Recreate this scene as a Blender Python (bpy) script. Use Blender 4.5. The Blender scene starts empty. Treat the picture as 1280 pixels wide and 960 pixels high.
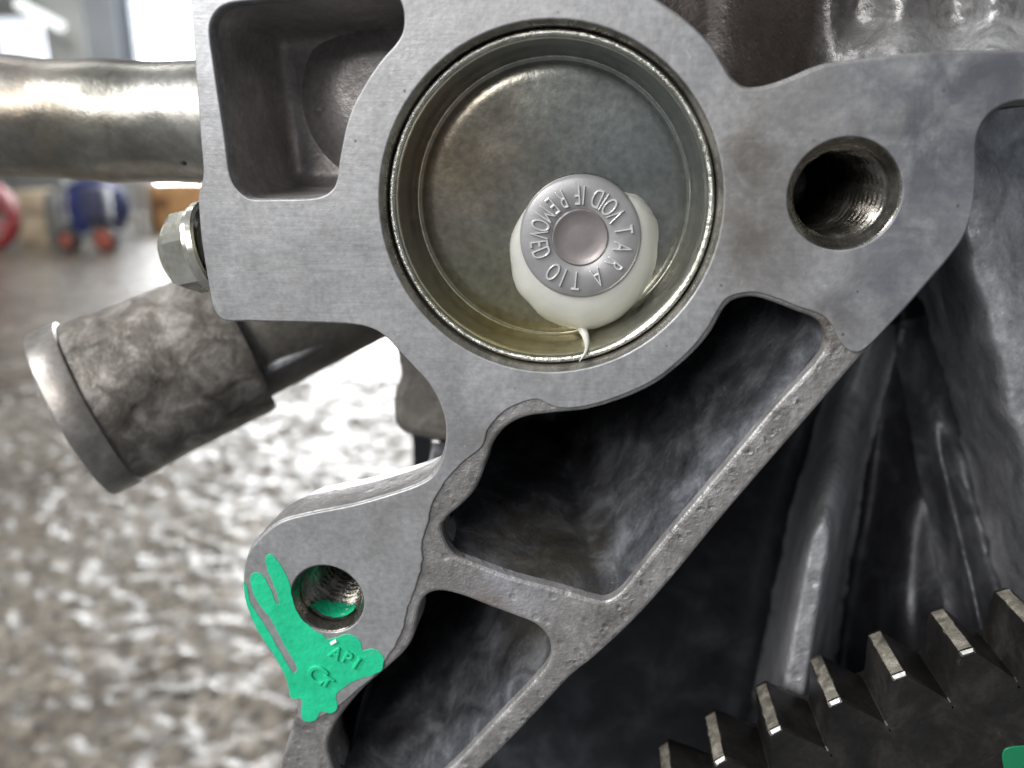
import bpy, bmesh, math, random
from mathutils import Vector, Matrix, Euler, noise

random.seed(4)
scene = bpy.context.scene
C = scene.collection
mm = 0.001

# ---------------------------------------------------------------- camera
F = 1004.0                                    # focal length in pixels of a 1280 px wide frame
VPX, VPY = 752.0, 200.0                       # where the normal of the machined face vanishes
PITCH = math.atan((480 - VPY) / F)
YAW = math.atan((VPX - 640) / F * math.cos(PITCH))
CAM = Vector((0, -0.1, 0))
cam = bpy.data.cameras.new('camera')
cam_o = bpy.data.objects.new('camera', cam)
C.objects.link(cam_o)
cam_o.location = CAM
cam_o.rotation_euler = (math.pi / 2 - PITCH, 0, YAW)
cam.sensor_width = 36
cam.lens = F / 1280 * 36
cam.clip_start = 0.005
cam.clip_end = 200
cam.dof.use_dof = True
cam.dof.focus_distance = 0.108
cam.dof.aperture_fstop = cam.lens / 1.8
scene.camera = cam_o
CR = Euler(cam_o.rotation_euler).to_matrix()

# ---------------------------------------------------------------- light
world = bpy.data.worlds.new('World')
scene.world = world
world.use_nodes = True
bg = world.node_tree.nodes['Background']
bg.inputs[0].default_value = (0.86, 0.92, 1.0, 1)
bg.inputs[1].default_value = 0.19


def area(name, loc, target, size, power, col, size_y=None):
    l = bpy.data.lights.new(name, 'AREA')
    l.size = size
    if size_y:
        l.shape = 'RECTANGLE'
        l.size_y = size_y
    l.energy = power
    l.color = col
    o = bpy.data.objects.new(name, l)
    C.objects.link(o)
    o.location = loc
    o.rotation_euler = (Vector(target) - Vector(loc)).to_track_quat('-Z', 'Y').to_euler()
    return o


area('workshop_lamp', (-1.25, -1.75, 1.15), (0, 0, 0), 0.8, 32, (1, 0.975, 0.95))
area('behind_camera_daylight', (-0.75, -2.1, 0.85), (0, 0, 0), 0.7, 20, (1, 0.985, 0.97))  # unseen daylight from behind the camera, upper left
area('side_light', (-2.4, -1.15, 2.1), (0, 0, 0), 1.0, 125, (0.96, 0.98, 1.0))  # unseen light from the upper left, added for the cup's bright wall
area('rear_fill_light', (-2.6, 2.0, 3.2), (-2.0, 6.0, 0.2), 1.6, 130, (1.0, 0.98, 0.95))  # added light that brightens the background panels and floor
scene.view_settings.view_transform = 'Standard'
scene.view_settings.look = 'None'
scene.view_settings.exposure = 0
scene.view_settings.gamma = 1
scene.cycles.use_denoising = True
scene.cycles.max_bounces = 8

# ---------------------------------------------------------------- helpers


def P(px, py, y=0.0):
    """The point of the plane at depth y that the photograph shows at pixel (px, py)."""
    d = CR @ Vector(((px - 640) / F, (480 - py) / F, -1))
    return CAM + d * ((y - CAM.y) / d.y)


def smooth(pts, n=6, closed=True):
    """Catmull-Rom through 2-D or 3-D points."""
    out = []
    N = len(pts)
    for i in range(N if closed else N - 1):
        if closed:
            p0, p1, p2, p3 = (pts[(i + k) % N] for k in (-1, 0, 1, 2))
        else:
            p0, p1, p2, p3 = (pts[min(max(i + k, 0), N - 1)] for k in (-1, 0, 1, 2))
        for k in range(n):
            t = k / n
            out.append(tuple(0.5 * (2 * b + (c - a) * t + (2 * a - 5 * b + 4 * c - d) * t * t + (3 * b - a - 3 * c + d) * t ** 3)
                             for a, b, c, d in zip(p0, p1, p2, p3)))
    if not closed:
        out.append(tuple(pts[-1]))
    return out


def outline(pxs, y=0.0, n=5):
    """pixel outline -> closed smooth list of (x, z) on the plane at depth y"""
    w = [P(a, b, y) for a, b in pxs]
    return smooth([(v.x, v.z) for v in w], n)


def circle(cx, cz, r, n=72):
    return [(cx + r * math.cos(2 * math.pi * k / n), cz + r * math.sin(2 * math.pi * k / n)) for k in range(n)]


def ccw(p):
    a = sum(p[i][0] * p[(i + 1) % len(p)][1] - p[(i + 1) % len(p)][0] * p[i][1] for i in range(len(p)))
    return p if a > 0 else p[::-1]


def inside(x, z, poly):
    r_ = False
    for i in range(len(poly)):
        (x1_, z1_), (x2_, z2_) = poly[i - 1], poly[i]
        if (z1_ > z) != (z2_ > z) and x < (x2_ - x1_) * (z - z1_) / (z2_ - z1_) + x1_:
            r_ = not r_
    return r_


def inset(p, d):
    """move a counter-clockwise outline inwards by d"""
    out = []
    N = len(p)
    for i in range(N):
        a, b = p[i - 1], p[(i + 1) % N]
        tx, tz = b[0] - a[0], b[1] - a[1]
        L = math.hypot(tx, tz) or 1
        out.append((p[i][0] - tz / L * d, p[i][1] + tx / L * d))
    return out


def link(name, me, material, parent=None, smooth_angle=0.6):
    o = bpy.data.objects.new(name, me)
    C.objects.link(o)
    if material:
        me.materials.clear()
        me.materials.append(material)
    if smooth_angle is not None:
        me.polygons.foreach_set('use_smooth', [True] * len(me.polygons))
        me.set_sharp_from_angle(angle=smooth_angle)
    if parent:
        o.parent = parent
    return o


def from_bm(name, bm, material, parent=None, smooth_angle=0.6, normals=True):
    if normals:
        bmesh.ops.recalc_face_normals(bm, faces=bm.faces)
    me = bpy.data.meshes.new(name)
    bm.to_mesh(me)
    bm.free()
    return link(name, me, material, parent, smooth_angle)


def plate(name, loops, y0, y1, bevel, material, parent=None):
    """flat plate between depths y0 (front) and y1 with rounded rims; loops are (x, z) outlines, the later ones holes"""
    cu = bpy.data.curves.new(name + '_c', 'CURVE')
    cu.dimensions = '2D'
    cu.fill_mode = 'BOTH'
    for lp in loops:
        s = cu.splines.new('POLY')
        s.points.add(len(lp) - 1)
        for q, (x, z) in zip(s.points, lp):
            q.co = (x, z, 0, 1)
        s.use_cyclic_u = True
    h = (y1 - y0) / 2
    cu.extrude = h - bevel
    cu.bevel_depth = bevel
    cu.bevel_resolution = 2
    cu.offset = -bevel
    t = bpy.data.objects.new(name + '_c', cu)
    C.objects.link(t)
    dg = bpy.context.evaluated_depsgraph_get()
    me = bpy.data.meshes.new_from_object(t.evaluated_get(dg))
    bpy.data.objects.remove(t)
    me.transform(Matrix.Translation((0, (y0 + y1) / 2, 0)) @ Matrix.Rotation(math.pi / 2, 4, 'X'))
    me.name = name
    bm = bmesh.new()
    bm.from_mesh(me)
    bmesh.ops.remove_doubles(bm, verts=bm.verts, dist=1e-6)
    bm.to_mesh(me)
    bm.free()
    o_ = link(name, me, material, parent, 0.5)
    me.polygons.foreach_set('use_smooth', [abs(p_.normal.y) < 0.9995 for p_ in me.polygons])
    return o_


def loft(bm, loops3, cap_end=True, cap_start=False, closed=True):
    rings = [[bm.verts.new(v) for v in lp] for lp in loops3]
    n = len(rings[0])
    for a, b in zip(rings, rings[1:]):
        for i in range(n if closed else n - 1):
            j = (i + 1) % n
            bm.faces.new((a[i], a[j], b[j], b[i]))
    if cap_end:
        bm.faces.new(rings[-1])
    if cap_start:
        bm.faces.new(rings[0][::-1])
    return rings


def pocket(name, lp, y0, depth, draft, fillet, material, parent, lean=(0, 0)):
    lp = ccw(lp)
    loops = []
    for k in range(5):
        t = k / 4
        loops.append((y0 + (depth - fillet) * t, draft * t))
    for k in range(1, 5):
        a = k / 4 * math.pi / 2
        loops.append((y0 + depth - fillet + fillet * math.sin(a), draft + fillet * (1 - math.cos(a))))
    bm = bmesh.new()
    loft(bm, [[(x + lean[0] * (y - y0) / depth, y, z + lean[1] * (y - y0) / depth) for x, z in inset(lp, d)] for y, d in loops])
    bmesh.ops.triangulate(bm, faces=[f for f in bm.faces if len(f.verts) > 4])
    return from_bm(name, bm, material, parent, 0.9, normals=False)


def lathe(bm, prof, origin, axis=(0, 1, 0), n=96, cap_end=False, cap_start=False):
    """profile of (distance along axis, radius)"""
    ax = Vector(axis).normalized()
    u = ax.orthogonal().normalized()
    v = ax.cross(u)
    o = Vector(origin)
    loft(bm, [[o + ax * d + (u * math.cos(2 * math.pi * k / n) + v * math.sin(2 * math.pi * k / n)) * r for k in range(n)]
              for d, r in prof], cap_end, cap_start)


def tube(bm, path, radii, n=24, cap=True):
    """swept round bar along a list of 3-D points"""
    path = [Vector(p) for p in path]
    if not hasattr(radii, '__len__'):
        radii = [radii] * len(path)
    rings = []
    u = None
    for i, p in enumerate(path):
        t = (path[min(i + 1, len(path) - 1)] - path[max(i - 1, 0)]).normalized()
        u = t.orthogonal().normalized() if u is None else (u - t * u.dot(t)).normalized()
        v = t.cross(u)
        rings.append([p + (u * math.cos(2 * math.pi * k / n) + v * math.sin(2 * math.pi * k / n)) * radii[i] for k in range(n)])
    loft(bm, rings, cap, cap)


def box(bm, lo, hi, bevel=0.0):
    m = Matrix.Translation([(a + b) / 2 for a, b in zip(lo, hi)]) @ Matrix.Diagonal([b - a for a, b in zip(lo, hi)] + [1])
    r = bmesh.ops.create_cube(bm, size=1, matrix=m)
    if bevel:
        es = {e for v in r['verts'] for e in v.link_edges}
        bmesh.ops.bevel(bm, geom=list(es), offset=bevel, segments=2, affect='EDGES', profile=0.5)


def grid(bm, xs, zs, fn):
    vs = [[bm.verts.new(fn(x, z)) for x in xs] for z in zs]
    for j in range(len(zs) - 1):
        for i in range(len(xs) - 1):
            bm.faces.new((vs[j][i], vs[j][i + 1], vs[j + 1][i + 1], vs[j + 1][i]))


def lin(a, b, n):
    return [a + (b - a) * k / (n - 1) for k in range(n)]


def sstep(a, b, x):
    t = min(max((x - a) / (b - a), 0), 1)
    return t * t * (3 - 2 * t)


def thing(name, label, cat, loc=(0, 0, 0), group=None):
    o = bpy.data.objects.new(name, None)
    C.objects.link(o)
    o.empty_display_size = 0.01
    return tag(o, label, cat, group)


def tag(o, label, cat, group=None):
    o['label'] = label
    o['category'] = cat
    if group:
        o['group'] = group
    return o


def text_mesh(s, size, extrude, bevel, thin=0.0):
    cu = bpy.data.curves.new('t', 'FONT')
    cu.body = s
    cu.size = size
    cu.extrude = extrude
    cu.bevel_depth = bevel
    cu.bevel_resolution = 1
    cu.offset = thin
    cu.align_x = 'CENTER'
    cu.align_y = 'CENTER'
    t = bpy.data.objects.new('t', cu)
    C.objects.link(t)
    me = bpy.data.meshes.new_from_object(t.evaluated_get(bpy.context.evaluated_depsgraph_get()))
    bpy.data.objects.remove(t)
    return me

# ---------------------------------------------------------------- materials


class NT:
    def __init__(s, name):
        s.m = bpy.data.materials.new(name)
        s.m.use_nodes = True
        s.t = s.m.node_tree
        s.b = s.t.nodes['Principled BSDF']
        s.co = s.t.nodes.new('ShaderNodeTexCoord').outputs['Object']

    def n(s, kind, **inp):
        nd = s.t.nodes.new(kind)
        for k, v in inp.items():
            key = k.replace('_', ' ')
            if hasattr(v, 'is_output'):
                s.t.links.new(v, nd.inputs[key])
            else:
                nd.inputs[key].default_value = v
        return nd

    def l(s, a, b):
        s.t.links.new(a, b)

    def noise(s, scale, detail=5, rough=0.6, dist=0.0, vec=None):
        return s.n('ShaderNodeTexNoise', Vector=vec or s.co, Scale=scale, Detail=detail, Roughness=rough, Distortion=dist).outputs['Fac']

    def voro(s, scale, vec=None, feature='F1'):
        nd = s.n('ShaderNodeTexVoronoi', Vector=vec or s.co, Scale=scale)
        nd.feature = feature
        return nd.outputs['Distance']

    def ramp(s, fac, stops):
        r = s.t.nodes.new('ShaderNodeValToRGB')
        s.l(fac, r.inputs[0])
        e = r.color_ramp.elements
        while len(e) < len(stops):
            e.new(0.5)
        for el, (p, c) in zip(e, stops):
            el.position = p
            el.color = (c, c, c, 1) if not hasattr(c, '__len__') else (*c, 1)
        return r.outputs[0]

    def mix(s, fac, a, b, mode='MIX'):
        nd = s.t.nodes.new('ShaderNodeMix')
        nd.data_type = 'RGBA'
        nd.blend_type = mode
        for i, v in ((0, fac), (6, a), (7, b)):
            if hasattr(v, 'is_output'):
                s.l(v, nd.inputs[i])
            else:
                nd.inputs[i].default_value = v if i == 0 else (*v, 1)
        return nd.outputs[2]

    def math(s, op, a, b=0.0):
        nd = s.t.nodes.new('ShaderNodeMath')
        nd.operation = op
        for i, v in ((0, a), (1, b)):
            if hasattr(v, 'is_output'):
                s.l(v, nd.inputs[i])
            else:
                nd.inputs[i].default_value = v
        return nd.outputs[0]

    def sphere(s, c, r, soft=1.0):
        """1 near the point c, falling to 0 at distance r (a stain or a patch with a place of its own)"""
        v = s.t.nodes.new('ShaderNodeVectorMath')
        v.operation = 'DISTANCE'
        s.l(s.co, v.inputs[0])
        v.inputs[1].default_value = c
        return s.ramp(s.math('DIVIDE', v.outputs['Value'], r), [(max(0.0, 1 - soft), 1.0), (1.0, 0.0)])

    def bump(s, h, strength, dist, prev=None):
        nd = s.n('ShaderNodeBump', Height=h, Strength=strength, Distance=dist)
        if prev:
            s.l(prev, nd.inputs['Normal'])
        return nd.outputs[0]

    def set(s, **kw):
        for k, v in kw.items():
            key = k.replace('_', ' ')
            if hasattr(v, 'is_output'):
                s.l(v, s.b.inputs[key])
            elif key == 'Base Color':
                s.b.inputs[key].default_value = (*v, 1)
            else:
                s.b.inputs[key].default_value = v
        return s


def cast_metal(name, dark, mid, light, rough=0.5, metallic=0.5, scale=130, bump=0.25, stains_and_shade=(), pits=0.0, oil=0.0):
    k = NT(name)
    big = k.noise(scale, 6, 0.62, 0.6)
    col = k.ramp(big, [(0.28, dark), (0.5, mid), (0.72, light)])
    fine = k.noise(scale * 9, 4, 0.6)
    col = k.mix(0.35, col, k.ramp(fine, [(0.3, 0.25), (0.7, 0.75)]), 'OVERLAY')
    spk = k.ramp(k.noise(scale * 4, 3, 0.7, 1.5), [(0.66, 0.0), (0.73, 1.0)])
    col = k.mix(k.math('MULTIPLY', spk, 0.35), col, tuple(min(1, c * 1.7) for c in light))
    for c, r, colour, amt in stains_and_shade:
        f = k.sphere(c, r, 0.9 if amt < 1 else 0.45)
        if amt < 1:
            f = k.math('MULTIPLY', f, k.ramp(k.noise(scale * 1.6, 5, 0.65, 0.8), [(0.32, 0.15), (0.62, 1.0)]))
        col = k.mix(k.math('MULTIPLY', f, amt), col, colour)
    h = k.math('ADD', k.math('MULTIPLY', k.noise(scale * 2.2, 5, 0.6), 0.7), k.math('MULTIPLY', k.noise(scale * 14, 3, 0.6), 0.3))
    if pits:
        pt = k.ramp(k.voro(scale * 2.6), [(0.12, 0.0), (0.3, 1.0)])
        h = k.math('ADD', h, k.math('MULTIPLY', pt, pits))
    nrm = k.bump(h, bump, 0.0006)
    rg = k.ramp(k.noise(scale * 1.1, 4, 0.6), [(0.3, max(0.05, rough - 0.13 - oil)), (0.7, rough + 0.12)])
    k.set(Base_Color=col, Metallic=metallic, Roughness=rg, Normal=nrm)
    return k.m


def plain(name, col, rough=0.5, metallic=0.0, var=0.25, scale=8.0, bump=0.0, bscale=None, bdist=0.001, **kw):
    k = NT(name)
    c = k.mix(k.math('MULTIPLY', k.ramp(k.noise(scale, 5, 0.6), [(0.3, 0.0), (0.7, 1.0)]), 1.0), tuple(x * (1 - var) for x in col),
              tuple(min(1, x * (1 + var)) for x in col))
    k.set(Base_Color=c, Metallic=metallic, Roughness=rough, **kw)
    if bump:
        k.set(Normal=k.bump(k.noise(bscale or scale * 6, 4, 0.6), bump, bdist))
    return k.m


def emit(name, col, strength):
    m = bpy.data.materials.new(name)
    m.use_nodes = True
    b = m.node_tree.nodes['Principled BSDF']
    b.inputs['Base Color'].default_value = (*col, 1)
    b.inputs['Emission Color'].default_value = (*col, 1)
    b.inputs['Emission Strength'].default_value = strength
    return m


def p3(px, py, y=0.0):
    return tuple(P(px, py, y))


M_face = cast_metal('machined_aluminium', (0.275, 0.275, 0.278), (0.33, 0.33, 0.334), (0.39, 0.39, 0.396), 0.46, 0.45, 120, 0.12,
                    stains_and_shade=[(p3(940, 200), 0.010, (0.13, 0.11, 0.09), 0.85), (p3(935, 300), 0.010, (0.15, 0.13, 0.11), 0.8), (p3(1040, 402), 0.005, (0.07, 0.05, 0.03), 0.9), (p3(1165, 190), 0.020, (0.10, 0.105, 0.125), 0.9),
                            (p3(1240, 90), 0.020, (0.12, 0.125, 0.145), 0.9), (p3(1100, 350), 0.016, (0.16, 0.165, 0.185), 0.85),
                            (p3(600, 560), 0.006, (0.2, 0.19, 0.19), 0.6), (p3(250, 60), 0.012, (0.62, 0.63, 0.66), 0.7),  # the pale patch lightens the upper left corner
                            (p3(430, 660), 0.006, (0.22, 0.22, 0.23), 0.5)])
def milled(m):
    """faint cutter lines and dark specks of a machined face"""
    k = NT.__new__(NT)
    k.m, k.t = m, m.node_tree
    k.b = k.t.nodes['Principled BSDF']
    k.co = [n_ for n_ in k.t.nodes if n_.type == 'TEX_COORD'][0].outputs['Object']
    mp_ = k.t.nodes.new('ShaderNodeMapping')
    mp_.inputs['Rotation'].default_value = (0, 0.5, 0)
    mp_.inputs['Scale'].default_value = (0.05, 1, 1)
    k.l(k.co, mp_.inputs[0])
    ln = k.noise(2600, 3, 0.6, 0.0, mp_.outputs[0])
    old = k.b.inputs['Normal'].links[0].from_socket
    k.l(k.bump(ln, 0.04, 0.0004, old), k.b.inputs['Normal'])
    oc = k.b.inputs['Base Color'].links[0].from_socket
    c_ = k.mix(0.07, oc, k.ramp(ln, [(0.3, 0.2), (0.7, 0.8)]), 'OVERLAY')
    c_ = k.mix(k.math('MULTIPLY', k.ramp(k.voro(420), [(0.05, 1.0), (0.11, 0.0)]), k.ramp(k.noise(120, 3, 0.6), [(0.5, 0.0), (0.6, 0.85)])), c_, (0.07, 0.06, 0.055))
    c_ = k.mix(k.ramp(k.noise(65, 5, 0.7, 0.6), [(0.54, 0.0), (0.74, 0.45)]), c_, (0.20, 0.185, 0.165))
    k.l(c_, k.b.inputs['Base Color'])


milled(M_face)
M_cast = cast_metal('raw_cast_aluminium', (0.15, 0.142, 0.135), (0.25, 0.24, 0.232), (0.37, 0.36, 0.358), 0.5, 0.45, 170, 0.55,
                    stains_and_shade=[(p3(640, 735), 0.008, (0.42, 0.42, 0.47), 0.6), (p3(930, 240), 0.016, (0.19, 0.165, 0.14), 0.8),
                            (p3(1040, 405), 0.004, (0.10, 0.07, 0.045), 0.9), (p3(610, 765), 0.005, (0.16, 0.10, 0.06), 0.6),
                            (p3(540, 650), 0.009, (0.13, 0.125, 0.12), 0.6)], pits=0.35)
def rail_pits(m):
    """blow holes and ragged pits along the inner edge of the diagonal rail"""
    k = NT.__new__(NT)
    k.m, k.t = m, m.node_tree
    k.b = k.t.nodes['Principled BSDF']
    k.co = [n_ for n_ in k.t.nodes if n_.type == 'TEX_COORD'][0].outputs['Object']
    A, B = P(1042, 446), P(772, 766)
    d_ = (B - A).normalized()
    nn = Vector((d_.z, 0, -d_.x))
    v = k.t.nodes.new('ShaderNodeVectorMath')
    v.operation = 'DOT_PRODUCT'
    k.l(k.co, v.inputs[0])
    v.inputs[1].default_value = nn
    dist = k.math('ABSOLUTE', k.math('SUBTRACT', v.outputs['Value'], nn.dot(A)))
    band = k.ramp(k.math('DIVIDE', dist, 1.5 * mm), [(0.2, 1.0), (1.0, 0.0)])
    band = k.math('MULTIPLY', band, k.ramp(k.noise(330, 3, 0.6), [(0.42, 0.0), (0.56, 1.0)]))
    wv = k.n('ShaderNodeTexNoise', Vector=k.co, Scale=700.0, Detail=2.0)
    ad = k.t.nodes.new('ShaderNodeVectorMath')
    ad.operation = 'MULTIPLY_ADD'
    k.l(wv.outputs['Color'], ad.inputs[0])
    ad.inputs[1].default_value = (0.0012,) * 3
    k.l(k.co, ad.inputs[2])
    cr = k.voro(620, ad.outputs[0])
    prof_ = k.ramp(cr, [(0.12, 0.0), (0.42, 1.0), (0.6, 0.75)])
    hh = k.math('MULTIPLY', k.math('SUBTRACT', prof_, 0.8), band)
    old = k.b.inputs['Normal'].links[0].from_socket
    k.l(k.bump(hh, 0.5, 0.0005, old), k.b.inputs['Normal'])
    oc = k.b.inputs['Base Color'].links[0].from_socket
    k.l(k.mix(k.math('MULTIPLY', band, k.ramp(cr, [(0.1, 0.75), (0.4, 0.0)])), oc, (0.10, 0.10, 0.105)), k.b.inputs['Base Color'])


rail_pits(M_cast)
M_inner = cast_metal('oily_shaded_pocket_casting', (0.03, 0.03, 0.034), (0.10, 0.103, 0.113), (0.26, 0.268, 0.29), 0.42, 0.45, 150, 0.5,
                     stains_and_shade=[(p3(670, 725, 0.010), 0.016, (0.09, 0.072, 0.03), 0.95), (p3(760, 640, 0.045), 0.030, (0.012, 0.012, 0.014), 0.99), (p3(700, 560, 0.045), 0.030, (0.012, 0.012, 0.014), 0.99), (p3(540, 860, 0.045), 0.020, (0.012, 0.012, 0.014), 0.99)], oil=0.1)  # brown is oil; the near-black patches paint shade on the deep pocket floors
M_upper = cast_metal('brown_pocket_casting', (0.19, 0.175, 0.168), (0.29, 0.27, 0.262), (0.42, 0.395, 0.385), 0.42, 0.4, 120, 0.3)
M_back = cast_metal('shaded_crankcase_casting', (0.009, 0.009, 0.011), (0.022, 0.0225, 0.026), (0.055, 0.058, 0.066), 0.45, 0.35, 90, 0.6)  # shade of the deep void put into an even dark tone
M_rib = cast_metal('lit_rib_casting', (0.22, 0.225, 0.24), (0.42, 0.425, 0.445), (0.62, 0.625, 0.65), 0.5, 0.4, 130, 0.8, pits=0.4)  # same casting in a lit tone, for the bright rib
M_web = cast_metal('lit_web_casting', (0.17, 0.173, 0.185), (0.38, 0.385, 0.405), (0.60, 0.605, 0.63), 0.45, 0.4, 130, 0.6, pits=0.2)  # lit tone painted on the web against the dark wall
M_fold = cast_metal('half_lit_fold_casting', (0.04, 0.041, 0.047), (0.10, 0.103, 0.115), (0.22, 0.225, 0.245), 0.42, 0.4, 130, 0.5)  # in-between tone of the same casting, painted as partly lit
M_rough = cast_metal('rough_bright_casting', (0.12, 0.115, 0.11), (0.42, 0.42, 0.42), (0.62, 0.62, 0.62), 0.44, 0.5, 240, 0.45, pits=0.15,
                     stains_and_shade=[(p3(830, 40, 48 * mm), 0.060, (0.03, 0.024, 0.021), 1.0), (p3(1110, 20, 16 * mm), 0.006, (0.2, 0.19, 0.18), 0.8)])  # the wide dark patch paints the shade of the left recess

M_side = cast_metal('glare_side_casting', (0.5, 0.5, 0.51), (0.62, 0.62, 0.63), (0.72, 0.72, 0.73), 0.4, 0.5, 120, 0.3)  # paler copy of the face metal, stands in for doorway glare

# ---------------------------------------------------------------- the workshop behind (setting)
FLOOR_Z = -0.50


def floor_mat():
    k = NT('wet_concrete')
    big = k.noise(7, 6, 0.65, 0.4)
    col = k.ramp(big, [(0.3, (0.11, 0.086, 0.06)), (0.5, (0.23, 0.195, 0.15)), (0.72, (0.39, 0.35, 0.29))])
    agg = k.voro(120)
    col = k.mix(0.55, col, k.ramp(agg, [(0.1, 0.75), (0.6, 0.3)]), 'OVERLAY')
    col = k.mix(k.ramp(k.noise(60, 3, 0.7), [(0.52, 0.0), (0.62, 0.9)]), col, (0.035, 0.028, 0.02))
    gr = k.voro(55)
    col = k.mix(0.6, col, k.ramp(gr, [(0.08, 0.8), (0.35, 0.5), (0.7, 0.2)]), 'OVERLAY')
    col = k.mix(k.ramp(k.noise(38, 4, 0.7, 0.4), [(0.50, 0.0), (0.64, 0.75)]), col, (0.045, 0.034, 0.024))
    wet = k.ramp(k.noise(16, 4, 0.6, 0.5), [(0.42, 0.22), (0.62, 0.55)])
    h = k.math('ADD', k.math('MULTIPLY', k.noise(110, 5, 0.65), 0.7), k.math('MULTIPLY', k.ramp(agg, [(0.0, 1.0), (0.7, 0.0)]), 0.5))
    k.set(Base_Color=col, Roughness=wet, Normal=k.bump(h, 0.32, 0.007), Specular_IOR_Level=0.6, Coat_Weight=0.45, Coat_Roughness=0.03, Coat_IOR=1.34)
    k.set(Coat_Normal=k.bump(k.noise(170, 2, 0.5), 0.55, 0.006))
    return k.m


M_floor = floor_mat()


def floor_h(x, y):
    v = Vector((x, y, 0.3))
    h = 0.006 * noise.noise(v * 9) + 0.0060 * noise.noise(v * 42) + 0.0060 * noise.noise(v * 80)
    return h * (1 - sstep(1.6, 3.2, y))


bm = bmesh.new()
ys = [0.25 + 0.0065 * k for k in range(250)]
while ys[-1] < 40:
    ys.append(ys[-1] * 1.035 + 0.004)
xs = [-1.35 + 0.0075 * k for k in range(240)]
xs = [-30, -15, -8, -5, -3.5, -2.5, -2, -1.7] + xs + [0.8, 1.2, 2, 3, 5, 9, 18, 30]
grid(bm, xs, ys, lambda x, y: (x, y, FLOOR_Z + floor_h(x, y)))
o = from_bm('floor', bm, M_floor, None, 3.2)
o['kind'] = 'structure'

YW = 7.2                                       # the workshop's far side
sky_o = bmesh.new()
a = P(120, -260, 9.5)
b_ = P(720, 300, 9.5)
box(sky_o, (a.x, 9.5, FLOOR_Z + 0.02), (b_.x, 9.55, a.z))
o = from_bm('sky', sky_o, emit('overcast_daylight', (0.97, 0.985, 1.0), 14.0), None, None)
o['kind'] = 'structure'

M_panel = plain('pale_painted_sheet', (0.62, 0.64, 0.62), 0.45, 0, 0.1, 2)
M_panel2 = plain('bluish_painted_sheet', (0.50, 0.54, 0.58), 0.45, 0, 0.1, 2)
M_frame = plain('grey_frame_paint', (0.32, 0.33, 0.32), 0.5, 0, 0.15, 3)
M_glass = emit('daylit_glass', (0.88, 0.92, 1.0), 0.9)


def wbox(name, px0, px1, y, zb, zt, thick, material, parent=None, bevel=0.005):
    bm = bmesh.new()
    x0, x1 = P(px0, 200, y).x, P(px1, 200, y).x
    box(bm, (x0, y, zb), (x1, y + thick, zt), bevel)
    return from_bm(name, bm, material, parent, 0.4)


door = thing('sliding_door', 'pale grey sliding workshop door panel standing left of the bright opening', 'door')
wbox('panel', 79, 124, YW, FLOOR_Z + 0.02, 3.2, 0.06, M_panel, door)
wbox('panel', 127, 166, YW + 0.02, FLOOR_Z + 0.02, 3.2, 0.06, M_panel2, door)
wbox('edge_post', 167, 184, YW - 0.03, FLOOR_Z + 0.02, 3.2, 0.12, plain('blue_grey_post', (0.33, 0.37, 0.44), 0.5, 0, 0.1, 2), door)

win = thing('workshop_window', 'bright window with grey frame left of the sliding door', 'window')
zt, zb = P(40, 20, YW).z, P(40, 175, YW).z
wbox('pane', 15, 76, YW + 0.05, zb, zt, 0.02, M_glass, win)
wbox('frame', -4, 14.5, YW - 0.02, zb - 0.1, zt + 0.1, 0.1, M_frame, win)
wbox('frame', 14.8, 78, YW - 0.02, zt + 0.002, zt + 0.12, 0.1, M_frame, win)
wbox('frame', 14.8, 78, YW - 0.02, zb - 0.1, zb - 0.002, 0.1, M_frame, win)
tag(wbox('workshop_wall', -260, -5, YW, FLOOR_Z + 0.02, 3.2, 0.15, plain('dull_wall_paint', (0.35, 0.35, 0.33), 0.6, 0, 0.2, 2)),
    'dull grey workshop wall at the far left edge', 'wall')
bm = bmesh.new()
q0, q1 = P(22, 4, YW - 0.3), P(78, 34, YW - 0.3)
tube(bm, [q0, q1], 0.045, 12)
tag(from_bm('light_tube', bm, emit('lit_tube', (0.95, 1.0, 0.97), 1.1)), 'slanting bright fluorescent tube above the window', 'lamp')
wl = thing('window_wall', 'grey sheet wall above and below the bright window', 'wall')
wbox('upper_sheet', -4.5, 78.5, YW + 0.10, zt + 0.125, 3.2, 0.05, M_frame, wl)
wbox('lower_sheet', -4.5, 78.5, YW + 0.10, FLOOR_Z + 0.02, zb - 0.105, 0.05, M_frame, wl)

# background machines on the floor
M_red = plain('red_paint', (0.30, 0.03, 0.033), 0.35, 0, 0.2, 12)
M_blue = plain('blue_paint', (0.03, 0.042, 0.14), 0.35, 0, 0.2, 12)
M_rubber = plain('black_rubber', (0.03, 0.028, 0.027), 0.6, 0, 0.2, 20)
M_orange = plain('orange_red_hub', (0.30, 0.085, 0.06), 0.45, 0, 0.2, 20)
M_grey = plain('grey_steel_paint', (0.17, 0.18, 0.17), 0.5, 0, 0.3, 10)
M_beige = plain('beige_card', (0.48, 0.41, 0.29), 0.7, 0, 0.15, 8)
M_card = plain('brown_cardboard', (0.50, 0.28, 0.12), 0.75, 0, 0.25, 10)


def at_floor(px, Y):
    return P(px, 300, Y).x


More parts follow.
